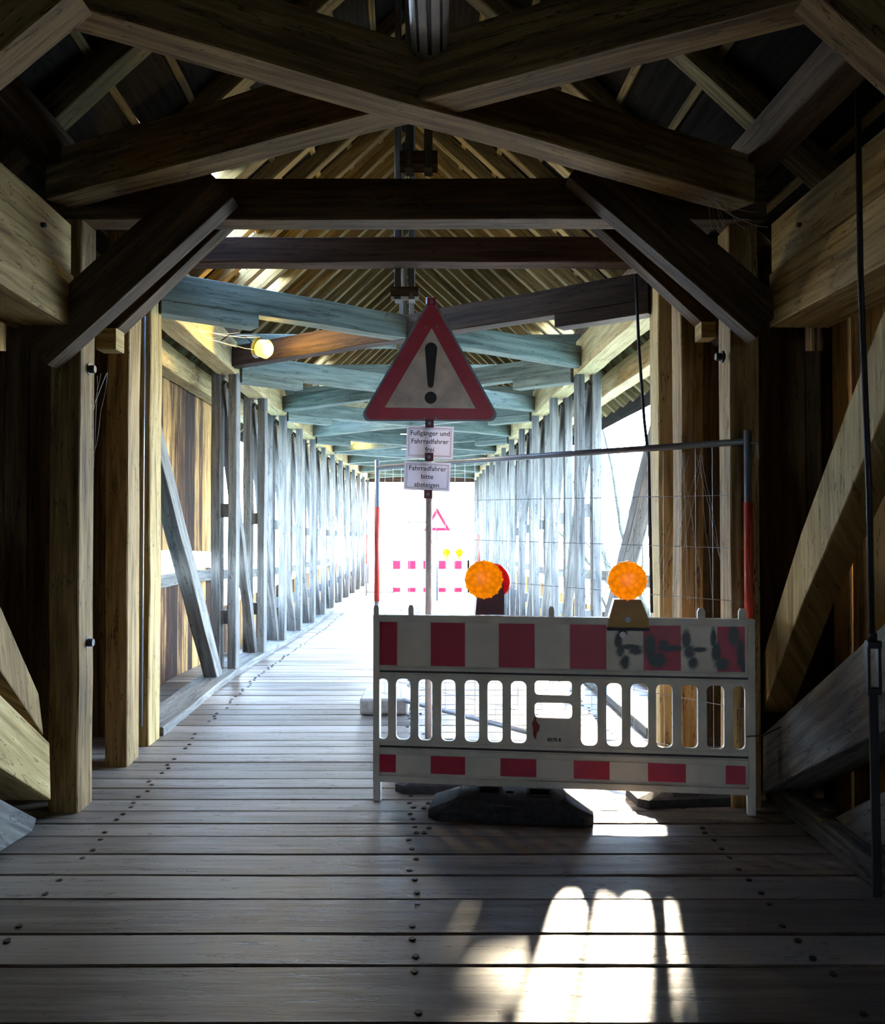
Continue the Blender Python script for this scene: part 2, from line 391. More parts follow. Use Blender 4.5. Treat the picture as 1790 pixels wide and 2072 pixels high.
# ------------------------------------------------------------------ heavy side timbers in front of the portal
for side, sn in ((-1, 'left'), (1, 'right')):
    def sx(y, off=0): return xc(y) + side * (W + off + (.16 if side > 0 else 0))
    r = empty('arch_beam', (sx(3, .14), 3, EYE + 1.05))
    tag(r, f'massive stacked timber beam high on the {sn} side before the portal', 'beam')
    for (za, zb, o) in ((1.05, 1.33, 0.0), (1.335, 1.60, .015)):
        b = MB(); b.beam((sx(.6, .16 + o), .6, EYE + (za + zb) / 2), (sx(4.66, .16 + o), 4.66, EYE + (za + zb) / 2), .32, zb - za, jit=.006, uvo=R.uniform(0, 50))
        o_ = b.build('beam_layer', M['pale_timber'], r); o_.location = -r.location
    b = MB()
    for (y, z) in ((3.95, 1.2), (3.5, 1.45), (4.3, 1.47), (3.3, 1.15)):
        x = sx(y, 0); b.cyl((x - side * .004, y, EYE + z), (side, 0, 0), .012, .02, 10)
    o_ = b.build('bolt_heads', M['iron'], r); o_.location = -r.location
# lower struts
def strut(name, pts, X0, X1, mat, label):
    """side polygon (Y,z) extruded across X"""
    b = MB(); n = len(pts); base = 0
    for x in (X0, X1):
        for (y_, z_) in pts: b.v.append((x, y_, z_))
    L = math.hypot(pts[1][0] - pts[0][0], pts[1][1] - pts[0][1]); dx, dz = (pts[1][0] - pts[0][0]) / L, (pts[1][1] - pts[0][1]) / L
    u = R.uniform(0, 50)
    def uvc(p): return (p[0] * dx + p[1] * dz + u, -p[0] * dz + p[1] * dx + u)
    b.face(list(range(n)), [uvc(p) for p in pts]); b.face([n + i for i in reversed(range(n))], [uvc(p) for p in reversed(pts)])
    for i in range(n):
        j = (i + 1) % n; a, c = uvc(pts[i]), uvc(pts[j])
        b.face((i, j, n + j, n + i), [a, c, (c[0], c[1] + abs(X1 - X0)), (a[0], a[1] + abs(X1 - X0))])
    o = b.build(name, M[mat]); 
    bv = o.modifiers.new('edge', 'BEVEL'); bv.width = .008; bv.segments = 2
    return tag(o, label, 'strut')
strut('spandrel_strut', [(4.92, .38), (3.55, 1.14), (2.3, 1.79), (2.3, 1.42), (3.55, .72), (4.94, .06)], 1.75, 2.0, 'grey_timber', 'thick grey timber strut rising behind the barrier beside the threaded rod')
strut('spandrel_strut', [(4.40, .10), (3.65, .52), (2.3, 1.18), (2.3, .86), (3.7, .22), (4.15, .06)], 1.92, 2.14, 'grey_timber', 'lower grey timber strut lying on the kerb at the right edge')
strut('raking_strut', [(4.95, .50), (4.95, .80), (4.4, 1.50), (3.6, 2.36), (3.0, 2.92), (3.0, 2.56), (3.6, 1.95), (4.4, 1.14)], 1.77, 1.93, 'pale_timber', 'steep pale raking strut leaning beside the fence post')
strut('spandrel_strut', [(4.60, .42), (4.0, .82), (3.0, 1.4), (3.0, 1.0), (4.05, .45), (4.62, .12)], -2.28, -2.02, 'pale_timber', 'thick orange lit strut in the lower left corner below the steep one')
strut('spandrel_strut', [(4.55, .05), (4.0, .36), (3.0, .9), (3.0, .6), (3.9, .03), (4.5, .0)], -2.34, -2.06, 'grey_timber', 'grey timber foot with a bolt hole at the lower left edge')
strut('raking_strut', [(4.62, .45), (4.56, .68), (4.0, 1.35), (3.2, 2.3), (3.2, 1.9), (4.0, 1.0)], -2.20, -2.06, 'timber', 'steep orange brown raking strut at the left edge')
b = MB(); b.beam((1.90, 3.78, .04), (1.88, 5.0, .06), .12, .12, jit=.004)
tag(b.build('kerb_timber', M['grey_timber']), 'low pale kerb timber along the deck edge behind the barrier foot', 'kerb')

# ------------------------------------------------------------------ crossed wind braces
def cross(yA, yB, z, h, w, lab, mat1, mat2, la=None, fine=True):
    """two braces crossing the bay, lying flat at height z"""
    for k, (s, m) in enumerate(((-1, mat1), (1, mat2))):
        a = Vector((xc(yA) + s * (W + .02), yA, z + h / 2)); c = Vector((xc(yB) - s * (W + .02), yB, z + h / 2 - .002 * k))
        if la: a, c = la[k]
        r = timber('wind_brace', a, c, w, h, m, lab[k], 'brace', jit=.004)
        if fine:
            d = (c - a).normalized(); q = MB(); q.beam(a + Vector((0, 0, -h / 2 - .05)) - r.location, a + d * .75 + Vector((0, 0, -h / 2 - .05)) - r.location, w * .95, .10, jit=.003)
            q.build('bolster', M[m], r)
z1 = EYE + 1.70
la = [(P(20, 12, 2.85), P(1500, 420, 4.72)), (P(1760, 0, 2.85), P(120, 436, 4.72))]
la = [(Vector((a.x, a.y, z1 + .13 + .02 * k)), Vector((c.x, c.y, z1 + .13 + .02 * k))) for k, (a, c) in enumerate(la)]
cross(0, 0, z1, .25, .17, ['nearest crossed brace, running from the upper left corner to the right knee brace', 'nearest crossed brace, running from the upper right corner to the left knee brace'], 'timber', 'timber', la, False)
bays = [(6.35, 9.0), (9.35, 12.45), (12.75, 15.85), (16.15, 19.2), (19.5, 22.6), (22.9, 26.0), (26.3, 29.4)]
for i, (ya, yb) in enumerate(bays):
    n = ORD[i]
    cross(ya, yb, EYE + 1.62, .20, .16, [f'{"brace"} from near left to far right in the {n} crossed bay past the brown beam', f'brace from near right to far left in the {n} crossed bay past the brown beam'], 'green_timber', 'dark_brown' if i == 0 else 'green_timber', None, i < 4)

# ------------------------------------------------------------------ portal frames
def post(y, side, w, d, z1, mat, label, off=0, group=None):
    x = xc(y) + side * (W + w / 2 + off)
    return timber('timber_post', (x, y + d / 2, zf(y) - .0), (x, y + d / 2, z1), w, d, mat, label, 'post', group, up=(0, 1, 0), jit=.005)
SN = {-1: 'left', 1: 'right'}
for s in (-1, 1):
    post(4.78 if s < 0 else 4.87, s, .16, .20, EYE + 1.665, 'timber', f'{SN[s]} post of the nearest portal frame under the black cross beam', off=0 if s < 0 else .03)
    post(5.63, s, .14, .22, EYE + 1.97, 'timber', f'{SN[s]} post of the second portal frame, set close behind the nearest')
    post(6.12, s, .13, .24, EYE + 1.83, 'pale_timber', f'{SN[s]} post of the third portal frame under the red brown beam')
    # dark boarding from nearest post to side wall; third-frame set added to block light
    for (yp, wd, a0, top) in ((5.05, 'nearest', .10, 1.0), (6.40, 'third', .02, 1.6)):
        b = MB(); x = xc(yp) + s * (W + a0); n = 4
        for j in range(n):
            b.beam((x + s * .07, yp, zf(yp)), (x + s * .07, yp, EYE + (top if j == n - 1 else 1.6)), .138, .04, up=(0, 1, 0), t=R.random(), jit=.002, uvo=R.uniform(0, 50)); x += s * .14
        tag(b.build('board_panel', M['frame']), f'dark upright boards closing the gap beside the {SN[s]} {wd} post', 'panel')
for (y, za, zb, m, lab, ext) in ((4.78, 1.665, 1.89, 'frame', 'black cross beam of the nearest portal frame below the crossed braces', .2),
                                (5.63, 1.97, 2.17, 'frame', 'cross beam of the second portal frame, hidden behind the black one', .2),
                                (6.12, 1.835, 2.01, 'brown_timber', 'red brown cross beam with long cracks beyond the black cross beam', .1)):
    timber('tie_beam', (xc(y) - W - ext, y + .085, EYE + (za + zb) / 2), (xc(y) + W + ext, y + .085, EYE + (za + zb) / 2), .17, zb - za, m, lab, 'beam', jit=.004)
def knee(pa, pb, depth, h, y0, mat, label):
    """brace in the frame plane whose lower edge runs pa -> pb"""
    pa = Vector(pa); pb = Vector(pb); d = (pb - pa).normalized(); n = Vector((-d.z, 0, d.x))
    if n.z < 0: n = -n
    o = n * (h / 2) + Vector((0, depth / 2, 0))
    timber('knee_brace', pa + o, pb + o, depth, h, mat, label, 'brace', up=n, jit=.004)
knee(P(470, 398, 4.6), P(95, 738, 4.6), .15, .24, 4.6, 'frame', 'broad black knee brace at the left of the nearest portal frame')
knee(P(1150, 357, 4.6), P(1530, 684, 4.6), .15, .24, 4.6, 'frame', 'broad black knee brace at the right of the nearest portal frame')
knee(P(480, 432, 5.45), P(200, 700, 5.45), .15, .20, 5.45, 'frame', 'orange edged knee brace at the left, just behind the nearest one')
knee(P(1190, 440, 5.45), P(1462, 692, 5.45), .15, .20, 5.45, 'frame', 'orange edged knee brace at the right, just behind the nearest one')
knee(P(150, -25, 2.75), P(-60, 150, 2.75), .15, .22, 2.75, 'timber', 'orange brown knee brace cutting the upper left corner')
knee(P(1640, -25, 2.75), P(1850, 160, 2.75), .15, .22, 2.75, 'timber', 'brown knee brace cutting the upper right corner')
for (pa, pb, s_) in ((P(203, 690, 5.45), P(243, 690, 5.45), 'left'), (P(1412, 672, 5.45), P(1440, 672, 5.45), 'right')):
    b = MB(); b.beam(pa, pb, .14, .13 if s_ == 'left' else .10, jit=.002)
    tag(b.build('corbel_block', M['pale_timber']), f'small pale block wedged between the first two {s_} portal posts', 'block')
# king posts
for i, y in enumerate([4.70, 6.35] + [q for q in F_Y[3::2]]):
    zt = EYE + (1.89 if i == 0 else (1.62 if i == 1 else 1.82))
    x = xc(y) + (.07 if i == 0 else 0)
    r = empty('king_post', (x, y, zt)); tag(r, f'twin hanging king post in the middle of the roof, {ORD[i]} from the near end', 'post')
    for dx in (-.05, .05):
        b = MB(); b.beam((dx, 0, 0), (dx, 0, RZ - zt - .05), .045, .12, up=(0, 1, 0)); b.build('post_plank', M['grey_timber'], r)
    b = MB(); b.box((-.10, -.06, .02), (.10, .06, .09)); b.build('spacer_block', M['frame'], r)
# truss posts down the bridge
for i, y in enumerate(F_Y[3:]):
    for s in (-1, 1):
        n = ORD[i]; nm = f'pair of pale blue grey truss posts on the {SN[s]}, {n} beyond the dark portal frames'
        x = xc(y) + s * W
        r = empty('truss_post', (x, y, zf(y))); tag(r, nm, 'post')
        H = EYE + 1.6 - zf(y)
        for (a, w, k) in ((0, .088, 'inner'), (.165, .095, 'outer')):
            b = MB(); b.beam((s * (a + w / 2), .09, 0), (s * (a + w / 2), .09, H), w, .18, up=(0, 1, 0), jit=.004, uvo=R.uniform(0, 50)); b.build('post_plank', M['grey_timber'], r)
        for z in (.52, 1.62):
            b = MB(); b.box((min(s * .088, s * .165), .03, z), (max(s * .088, s * .165), .15, z + .14), grain=2); b.build('spacer_block', M['grey_timber'], r)
    if i % 1 == 0:
        timber('tie_beam', (xc(y) - W - .1, y + .06, EYE + 1.93), (xc(y) + W + .1, y + .06, EYE + 1.93), .12, .13, 'green_timber', f'cross beam over the {ORD[i]} pair of truss posts beyond the portal frames', 'beam')
# diagonals
dy = [6.0] + F_Y[3:-1]
for i, y in enumerate(dy):
    L = 2.75 if i == 0 else 1.62
    for s in (-1, 1):
        y0 = y + (0 if i == 0 else .1); x0 = xc(y0) + s * (W + .19); x1 = xc(y0 + L) + s * (W + .13)
        timber('truss_diagonal', (x0, y0, EYE + 1.5), (x1, y0 + L, zf(y0 + L) + .02), .13 if i == 0 else .10, .17 if i == 0 else .13, 'grey_timber', f'slanting truss timber on the {SN[s]} in the {ORD[i]} bay past the portal frames', 'brace', up=(0, 1, .2), jit=.005)
# chords: top, outer, bottom sill and hand rail
for s in (-1, 1):
    for (nm, off, w, za, zb, m, lab, ya) in (
            ('top_chord', .10, .20, 1.58, 1.92, 'pale_timber', 'pale upper chord carrying the roof braces along the', 6.3),
            ('outer_chord', .50, .16, 1.45, 1.68, 'pale_timber', 'outer plate above the side boarding along the', 6.3),
            ('floor_sill', .12, .28, None, .10, 'grey_timber', 'low sill under the truss posts along the', 6.4),
            ('side_rail', .52, .07, None, .95, 'grey_timber', 'grey hand rail on the side boarding along the', 6.4)):
        ys = [ya, 9.1, 11.25, 13.4, 16, 20, 25, Y_END + .2]; b = MB()
        for j in range(len(ys) - 1):
            y0, y1 = ys[j], ys[j + 1]
            if za is None:
                hh = .10 if nm == 'floor_sill' else .12
                z0, z1_ = zf(y0) + zb - hh / 2, zf(y1) + zb - hh / 2
                if nm == 'side_rail': z0 += .12; z1_ += .12
                if nm == 'floor_sill': z0 -= .035; z1_ -= .035
            else:
                hh = zb - za; z0 = z1_ = EYE + (za + zb) / 2
            b.beam((xc(y0) + s * (W + off), y0, z0), (xc(y1) + s * (W + off), y1, z1_), w, hh, jit=.004, uvo=R.uniform(0, 50))
        tag(b.build(nm, M[m]), f'{lab} {SN[s]} side', 'beam')
# portal beam at the far end
b = MB(); b.beam((xc(Y_END) - 2.2, Y_END + .3, EYE + 1.72), (xc(Y_END) + 2.2, Y_END + .3, EYE + 1.72), .2, .42, jit=.003)
tag(b.build('end_beam', M['brown_timber']), 'brown beam over the bright far end of the bridge', 'beam')

# ------------------------------------------------------------------ iron rods
r = empty('tension_rod', P(1775, 1815, 3.46)); tag(r, 'iron tension rod with turnbuckle hanging at the right edge', 'rod')
ro = Vector(r.location)
b = MB(); b.tube([P(1735, 185, 3.42) - ro, P(1740, 540, 3.42) - ro, P(1758, 1000, 3.43) - ro, P(1764, 1300, 3.44) - ro], .012, 8); b.build('upper_rod', M['iron'], r)
b = MB()
for dx in (-11, 11): b.beam(P(1765 + dx, 1308, 3.44) - ro, P(1767 + dx, 1400, 3.44) - ro, .012, .03, up=(0, 1, 0), jit=0)
for py in (1304, 1398): b.beam(P(1752, py, 3.44) - ro, P(1780, py, 3.44) - ro, .03, .03, jit=0)
b.cyl(P(1765, 1296, 3.44) - ro, (0, 0, 1), .018, .03, 6); b.build('turnbuckle', M['iron'], r)
b = MB(); b.beam(P(1766, 1398, 3.44) - ro, P(1775, 1815, 3.46) - ro, .035, .012, up=(0, 1, 0), jit=.001); b.build('lower_bar', M['iron'], r)
b = MB(); b.tube([P(1286, 555, 6.05), P(1292, 700, 6.03), P(1303, 850, 6.0), P(1312, 930, 6.0), P(1318, 1240, 6.0)], .011, 8)
tag(b.build('hanger_rod', M['iron']), 'thin dark rod hanging beside the right third portal post', 'rod')
b = MB(); b.tube([P(293, 640, 5.98), P(290, 900, 5.98), P(288, 1200, 5.98), P(286, 1470, 5.98)], .008, 6)
tag(b.build('conduit', M['steel']), 'thin grey conduit running down beside the left third portal post', 'pipe')
for (s, y, pz, wd) in ((-1, 4.77, 1300, 'lower'), (-1, 4.77, 747, 'upper'), (1, 4.77, 722, 'upper')):
    px = 172 if s < 0 else 1470; p = P(px, pz, 4.9)
    b = MB(); b.cyl((p.x - s * .03 + 0, p.y, p.z), (s, 0, 0), .022, .05, 6); b.cyl((p.x + s * .0, p.y, p.z), (s, 0, 0), .034, .012, 14)
    q = b.build('iron_bolt', M['iron']); q.location.x = xc(4.9) + s * (W - .012); tag(q, f'{wd} iron bolt sticking out of the {SN[s]} nearest post', 'bolt')

# ------------------------------------------------------------------ strip lamp overhead
zl = EYE + 1.93
r = empty('strip_lamp', (-.05, 3.3, zl)); tag(r, 'grey strip lamp hanging below the roof at the top centre', 'lamp')
b = MB(); n = 12; prof = [(.075 * math.cos(math.pi * (1 + k / n)), .05 * math.sin(math.pi * (1 + k / n))) for k in range(n + 1)] + [(.075, .05), (-.075, .05)]
base = len(b.v)
for yy in (-1.1, .25):
    for (a, c) in prof: b.v.append((a, yy, c))
N = len(prof)
for k in range(N): b.face((base + k, base + (k + 1) % N, base + N + (k + 1) % N, base + N + k), None, 0, .5, k < n)
b.face([base + k for k in range(N)]); b.face([base + N + k for k in reversed(range(N))])
b.build('lamp_housing', M['lamphouse'], r)
b = MB(); b.beam((0, -1.05, -.052), (0, .2, -.052), .016, .008, jit=0); b.beam((-.045, -1.05, -.04), (-.045, .2, -.04), .01, .008, jit=0); b.beam((.045, -1.05, -.04), (.045, .2, -.04), .01, .008, jit=0)
b.build('diffuser_seam', M['iron'], r)
b = MB(); b.box((-.065, .235, -.03), (.065, .262, .05)); b.build('end_cap', M['steel'], r)
b = MB()
for yy in (-.8, .1): b.tube([(0, yy, .04), (0, yy, 1.2 + .6)], .006, 6)
b.build('hanger', M['iron'], r)

# small yellow lamps along the left chord
for i, (px, py, y) in enumerate(((527, 702, 8.0), (668, 826, 13.6), (706, 890, 18.5), (742, 941, 26))):
    p = P(px, py, y); r = empty('yellow_lamp', p)
    tag(r, f'glowing yellow lamp on the left upper chord, {ORD[i]} from the near end', 'lamp')
    b = MB(); b.cyl((-.03, .02, 0), (.9, -.35, -.25), .06, .1, 14, rings=[(0, .05), (.02, .075), (.10, .085), (.13, .06)]); b.build('bulb', M['bulb'], r)
    b = MB()
    rings = [(-.06, .03), (-.02, .07), (.0, .10)]
    b.cyl((-.03, .02, 0), (.9, -.35, -.25), 0, 0, 14, rings=rings); b.tube([(-.06, .03, .02), (-.14, .05, .10), (-.28, .02, .12), (-.36, .02, .06)], .007, 6)
    b.build('lamp_holder', M['iron'], r)
    ld = bpy.data.lights.new('yellow_lamp_light', 'POINT'); ld.energy = 6 if i else 14; ld.color = (1, .68, .12); ld.shadow_soft_size = .06
    lo = bpy.data.objects.new('yellow_lamp_light', ld); lo.parent = r; lo.location = (.12, -.10, -.04); col.objects.link(lo)

# ------------------------------------------------------------------ barrier
BL = Vector((-.383, 5.0, zf(5.0))); BR = Vector((1.655, 4.74, zf(4.74)))
BV = BR - BL; BLEN = math.hypot(BV.x, BV.y)
bar = empty('warning_barrier', BL, math.atan2(BV.y, BV.x))
tag(bar, 'red and white striped plastic barrier with slots and black graffiti', 'barrier')
def u_of(px):
    t = ((px - 895) * 5.0 / F - BL.x) / (BV.x - (px - 895) * (BV.y) / F); return t * BLEN
def slot(ua, ub, va, vb, r=.028):
    r = min(r, (ub - ua) / 2, (vb - va) / 2); pts = []
    for (cx_, cz_, a0) in ((ub - r, va + r, -90), (ub - r, vb - r, 0), (ua + r, vb - r, 90), (ua + r, va + r, 180)):
        for k in range(5): t = math.radians(a0 + 22.5 * k); pts.append((cx_ + r * math.cos(t), cz_ + r * math.sin(t)))
    return pts
slots_px = [(766, 786), (802, 831), (847, 875), (893, 922), (940, 969), (986, 1016), (1033, 1064), (1174, 1207), (1225, 1256), (1274, 1309), (1325, 1358), (1376, 1409), (1427, 1462), (1480, 1504)]
holes = [slot(u_of(a), u_of(c), .345, .682) for a, c in slots_px]
holes += [slot(u_of(1081), u_of(1156), .611, .687, .02), slot(u_of(1081), u_of(1156), .487, .568, .02)]
b = MB(); b.prism([(.0, .115), (BLEN, .115), (BLEN, 1.03), (0, 1.03)], holes, -.012, .012)
o = b.build('panel', M['plastic'], bar)
b = MB()
for (z, h, d) in ((1.022, .03, .03), (.128, .034, .028), (.74, .014, .02), (.700, .014, .018), (.325, .014, .02), (.285, .014, .02)):
    b.box((0, -d, z - h / 2), (BLEN, d, z + h / 2))
for u in (.0, BLEN - .035): b.box((u, -.027, .115), (u + .035, .027, 1.03))
b.build('frame_rim', M['plastic'], bar)
b = MB()
for z in (.722, .305): b.box((.03, -.0145, z - .005), (BLEN - .03, -.0135, z + .006))  # thin dark strips laid along the panel grooves
b.build('groove_strip', M['black'], bar)
for (u, lab) in ((.0, 0), (BLEN - .04, 1)):
    b = MB(); b.box((u, -.02, 0.003), (u + .04, .02, .13)); b.build('foot', M['plastic'], bar)
for px in (762, 832, 1115, 1417, 1500):
    u = u_of(px); b = MB(); w = .015 if px not in (1500, 1417) else .02
    b.prism([(u - w, 1.03), (u + w, 1.03), (u + w, 1.075), (u + w * .6, 1.092), (u - w * .6, 1.092), (u - w, 1.075)], [], -.012, .012); b.build('lug', M['plastic'], bar)
# sheets with stripes
def sheet_mat(name, col_, blobs):
    m, n, l, bs = new_mat(name)
    t = n.new('ShaderNodeTexCoord'); no = n.new('ShaderNodeTexNoise'); no.inputs['Scale'].default_value = 28; no.inputs['Detail'].default_value = 6; l.new(t.outputs['Object'], no.inputs[0])
    sp = n.new('ShaderNodeSeparateXYZ'); l.new(t.outputs['Object'], sp.inputs[0]); acc = None
    def math_(op, a, b_):
        q = n.new('ShaderNodeMath'); q.operation = op
        for i, v in enumerate((a, b_)):
            if isinstance(v, (int, float)): q.inputs[i].default_value = v
            else: l.new(v, q.inputs[i])
        return q.outputs[0]
    for (cx_, cz_, rx, rz, k) in blobs:
        dx = math_('DIVIDE', math_('SUBTRACT', sp.outputs['X'], cx_), rx); dz = math_('DIVIDE', math_('SUBTRACT', sp.outputs['Z'], cz_), rz)
        d2 = math_('ADD', math_('POWER', math_('ABSOLUTE', dx, 0), 2), math_('POWER', math_('ABSOLUTE', dz, 0), 2))
        g = math_('MULTIPLY', math_('EXPONENT', math_('MULTIPLY', d2, -1.0), 0), k)
        acc = g if acc is None else math_('MAXIMUM', acc, g)
    mix = n.new('ShaderNodeMix'); mix.data_type = 'RGBA'; mix.inputs['A'].default_value = (*col_, 1); mix.inputs['B'].default_value = (.012, .012, .015, 1)
    if acc is not None:
        f = math_('MULTIPLY', acc, math_('ADD', math_('MULTIPLY', no.outputs[0], 1.3), .25)); f2 = n.new('ShaderNodeMapRange'); f2.inputs['From Min'].default_value = .18; f2.inputs['From Max'].default_value = .85; l.new(f, f2.inputs['Value']); l.new(f2.outputs[0], mix.inputs['Factor'])
    else: mix.inputs['Factor'].default_value = 0
    n2 = n.new('ShaderNodeTexNoise'); n2.inputs['Scale'].default_value = 5; n2.inputs['Detail'].default_value = 7; l.new(t.outputs['Object'], n2.inputs[0])
    mr = n.new('ShaderNodeMapRange'); mr.inputs['From Min'].default_value = .3; mr.inputs['From Max'].default_value = .7; mr.inputs['To Min'].default_value = .82; mr.inputs['To Max'].default_value = 1.05; l.new(n2.outputs[0], mr.inputs['Value'])
    mu = n.new('ShaderNodeMix'); mu.data_type = 'RGBA'; mu.blend_type = 'MULTIPLY'; mu.inputs['Factor'].default_value = 1; l.new(mix.outputs['Result'], mu.inputs['A']); l.new(mr.outputs[0], mu.inputs['B'])
    l.new(mu.outputs['Result'], bs.inputs['Base Color']); bs.inputs['Roughness'].default_value = .4
    return m
bl = []
def blob(px, py, rx, ry, k=1.3): bl.append((u_of(px), 1.02 - (py - 1245) / 372, rx / 372, ry / 372, k))
for q in ((1258, 1268, 9, 9), (1249, 1285, 7, 16), (1254, 1305, 8, 14), (1262, 1328, 10, 14), (1275, 1297, 22, 5), (1284, 1305, 14, 8), (1313, 1296, 12, 26), (1328, 1322, 18, 15), (1340, 1290, 10, 8), (1352, 1298, 26, 7), (1386, 1282, 8, 22),
          (1392, 1305, 11, 14), (1400, 1326, 10, 12), (1412, 1300, 16, 5), (1441, 1275, 6, 22), (1446, 1305, 9, 20), (1457, 1328, 14, 12), (1482, 1270, 10, 26), (1494, 1305, 8, 30), (1501, 1330, 5, 20)): blob(*q, 1.6)
M['sheetwhite'] = sheet_mat('white_reflective_sheet', (.78, .71, .62), bl); M['sheetred'] = sheet_mat('red_reflective_sheet', (.50, .006, .04), bl)
M['sheetwhite2'] = sheet_mat('white_lower_sheet', (.80, .74, .66), [])
for (nm, bounds, va, vb, mats) in (('upper_striped_sheet', [768, 804, 872, 941, 1009, 1081, 1152, 1225, 1300, 1375, 1448, 1504], .757, .997, ('sheetred', 'sheetwhite')),
                             ('lower_striped_sheet', [768, 802, 872, 941, 1012, 1084, 1159, 1231, 1308, 1384, 1464, 1504], .163, .260, ('red', 'sheetwhite2'))):
    b = MB()
    for i in range(11):
        ua, ub = u_of(bounds[i]), u_of(bounds[i + 1])
        b.box((ua, -.0150, va), (ub, -.0118, vb), i % 2)
        b.box((ua, .0118, va), (ub, .0150, vb), i % 2)
    b.build(nm, [M[mats[0]], M[mats[1]]], bar)
def text_mesh(s, size, name, mat, parent, loc, rot, extrude=.0006, align='CENTER', bold=.0):
    c = bpy.data.curves.new('lettering', 'FONT'); c.body = s; c.size = size; c.align_x = align; c.align_y = 'CENTER'; c.extrude = extrude; c.offset = bold; c.resolution_u = 3
    t = bpy.data.objects.new('tmp', c); col.objects.link(t)
    me = bpy.data.meshes.new_from_object(t.evaluated_get(bpy.context.evaluated_depsgraph_get()))
    col.objects.unlink(t); bpy.data.objects.remove(t)
    o = bpy.data.objects.new(name, me); me.materials.clear(); me.materials.append(mat); col.objects.link(o); o.parent = parent; o.location = loc; o.rotation_euler = rot
    return o
text_mesh('8570 8', .026, 'stencilled_number', M['black'], bar, (u_of(1120), -.0128, .368), (math.pi / 2, 0, 0), bold=.001)
b = MB()
pts = [(math.cos(a) * .018 * (1 + .35 * math.sin(3 * a + 1)), math.sin(a) * .05 * (1 + .25 * math.cos(4 * a))) for a in [2 * math.pi * k / 18 for k in range(18)]]
b.prism([(u_of(1082) + x_, .43 + z_) for x_, z_ in pts], [], -.0135, -.012); b.build('paint_stain', plain('rust_red_paint', (.25, .03, .02), .7), bar)
# rubber base plates
def rubber(loc, rz, L, D, H, label):
    r = empty('rubber_base', loc, rz); tag(r, label, 'barrier base')
    b = MB(); l2, d2 = L / 2, D / 2
    def ring(z, il, idd, c=.05): 
        a, e = l2 - il, d2 - idd
        return [(-a, -e + c, z), (-a + c, -e, z), (a - c, -e, z), (a, -e + c, z), (a, e - c, z), (a - c, e, z), (-a + c, e, z), (-a, e - c, z)]
    rs = [ring(0.002, .0, 0), ring(.045, 0, 0), ring(H - .01, .14, .05, .03), ring(H, .155, .06, .03)]; N = 8
    for rr in rs:
        for p in rr: b.v.append(p)
    for i in range(len(rs) - 1):
        for k in range(N): b.face((i * N + k, i * N + (k + 1) % N, (i + 1) * N + (k + 1) % N, (i + 1) * N + k))
    b.face(list(reversed(range(N)))); 
    # top with sockets
    top = [(p[0], p[1]) for p in rs[-1]]
    hs = [[(-.17, -.05), (-.07, -.05), (-.07, .05), (-.17, .05)], [(.10, -.05), (.20, -.05), (.20, .05), (.10, .05)], [(-.03, -.02), (.01, -.02), (.01, .02), (-.03, .02)]]
    mt = Matrix.Rotation(math.pi / 2, 4, 'X')
    loops = [[Vector((a, c, 0)) for a, c in lp] for lp in [top] + hs]; tr = tessellate_polygon(loops); base = len(b.v)
    for lp in loops:
        for p in lp: b.v.append((p.x, p.y, H))
    for t in tr: b.face([base + i for i in t])
    o_ = base + len(top)
    for h in hs:
        q = len(b.v)
        for a, c in h: b.v.append((a, c, H - .07))
        for k in range(4): b.face((o_ + k, o_ + (k + 1) % 4, q + (k + 1) % 4, q + k))
        b.face([q + k for k in range(4)]); o_ += 4
    bm_ = b.build('base_body', M['rubber'], r, recalc=False)
    bm = bmesh.new(); bm.from_mesh(bm_.data); bmesh.ops.remove_doubles(bm, verts=bm.verts, dist=1e-5); bmesh.ops.recalc_face_normals(bm, faces=bm.faces); bm.to_mesh(bm_.data); bm.free()
    b = MB()
    for (cx_, cy_) in ((-.12, 0), (.15, 0)):
        for (a0, a1, b0, b1) in ((-.062, .062, -.066, -.052), (-.062, .062, .052, .066), (-.066, -.052, -.062, .062), (.052, .066, -.062, .062)): b.box((cx_ + a0, cy_ + b0, H - .002), (cx_ + a1, cy_ + b1, H + .008))
    b.box((-.12, -d2 + .012, .05), (.02, -d2 + .045, .085)); b.build('socket_rim', M['rubber'], r)
    return r
rubber((.37, 4.80, zf(4.8)), -.13, .86, .38, .108, 'black rubber base plate on the planks in front of the striped barrier')
rubber((.10, 5.24, zf(5.2)), -.02, .74, .30, .105, 'black rubber base plate behind the left half of the striped barrier')
rubber((1.36, 5.02, zf(5)), .12, .62, .30, .10, 'black rubber base plate behind the right half of the striped barrier')
b = MB(); b.box((1.62, 4.98, zf(5) + .002), (1.80, 5.25, zf(5) + .12)); o = b.build('wooden_block', M['timber']); tag(o, 'small wooden block behind the right foot of the barrier', 'block')

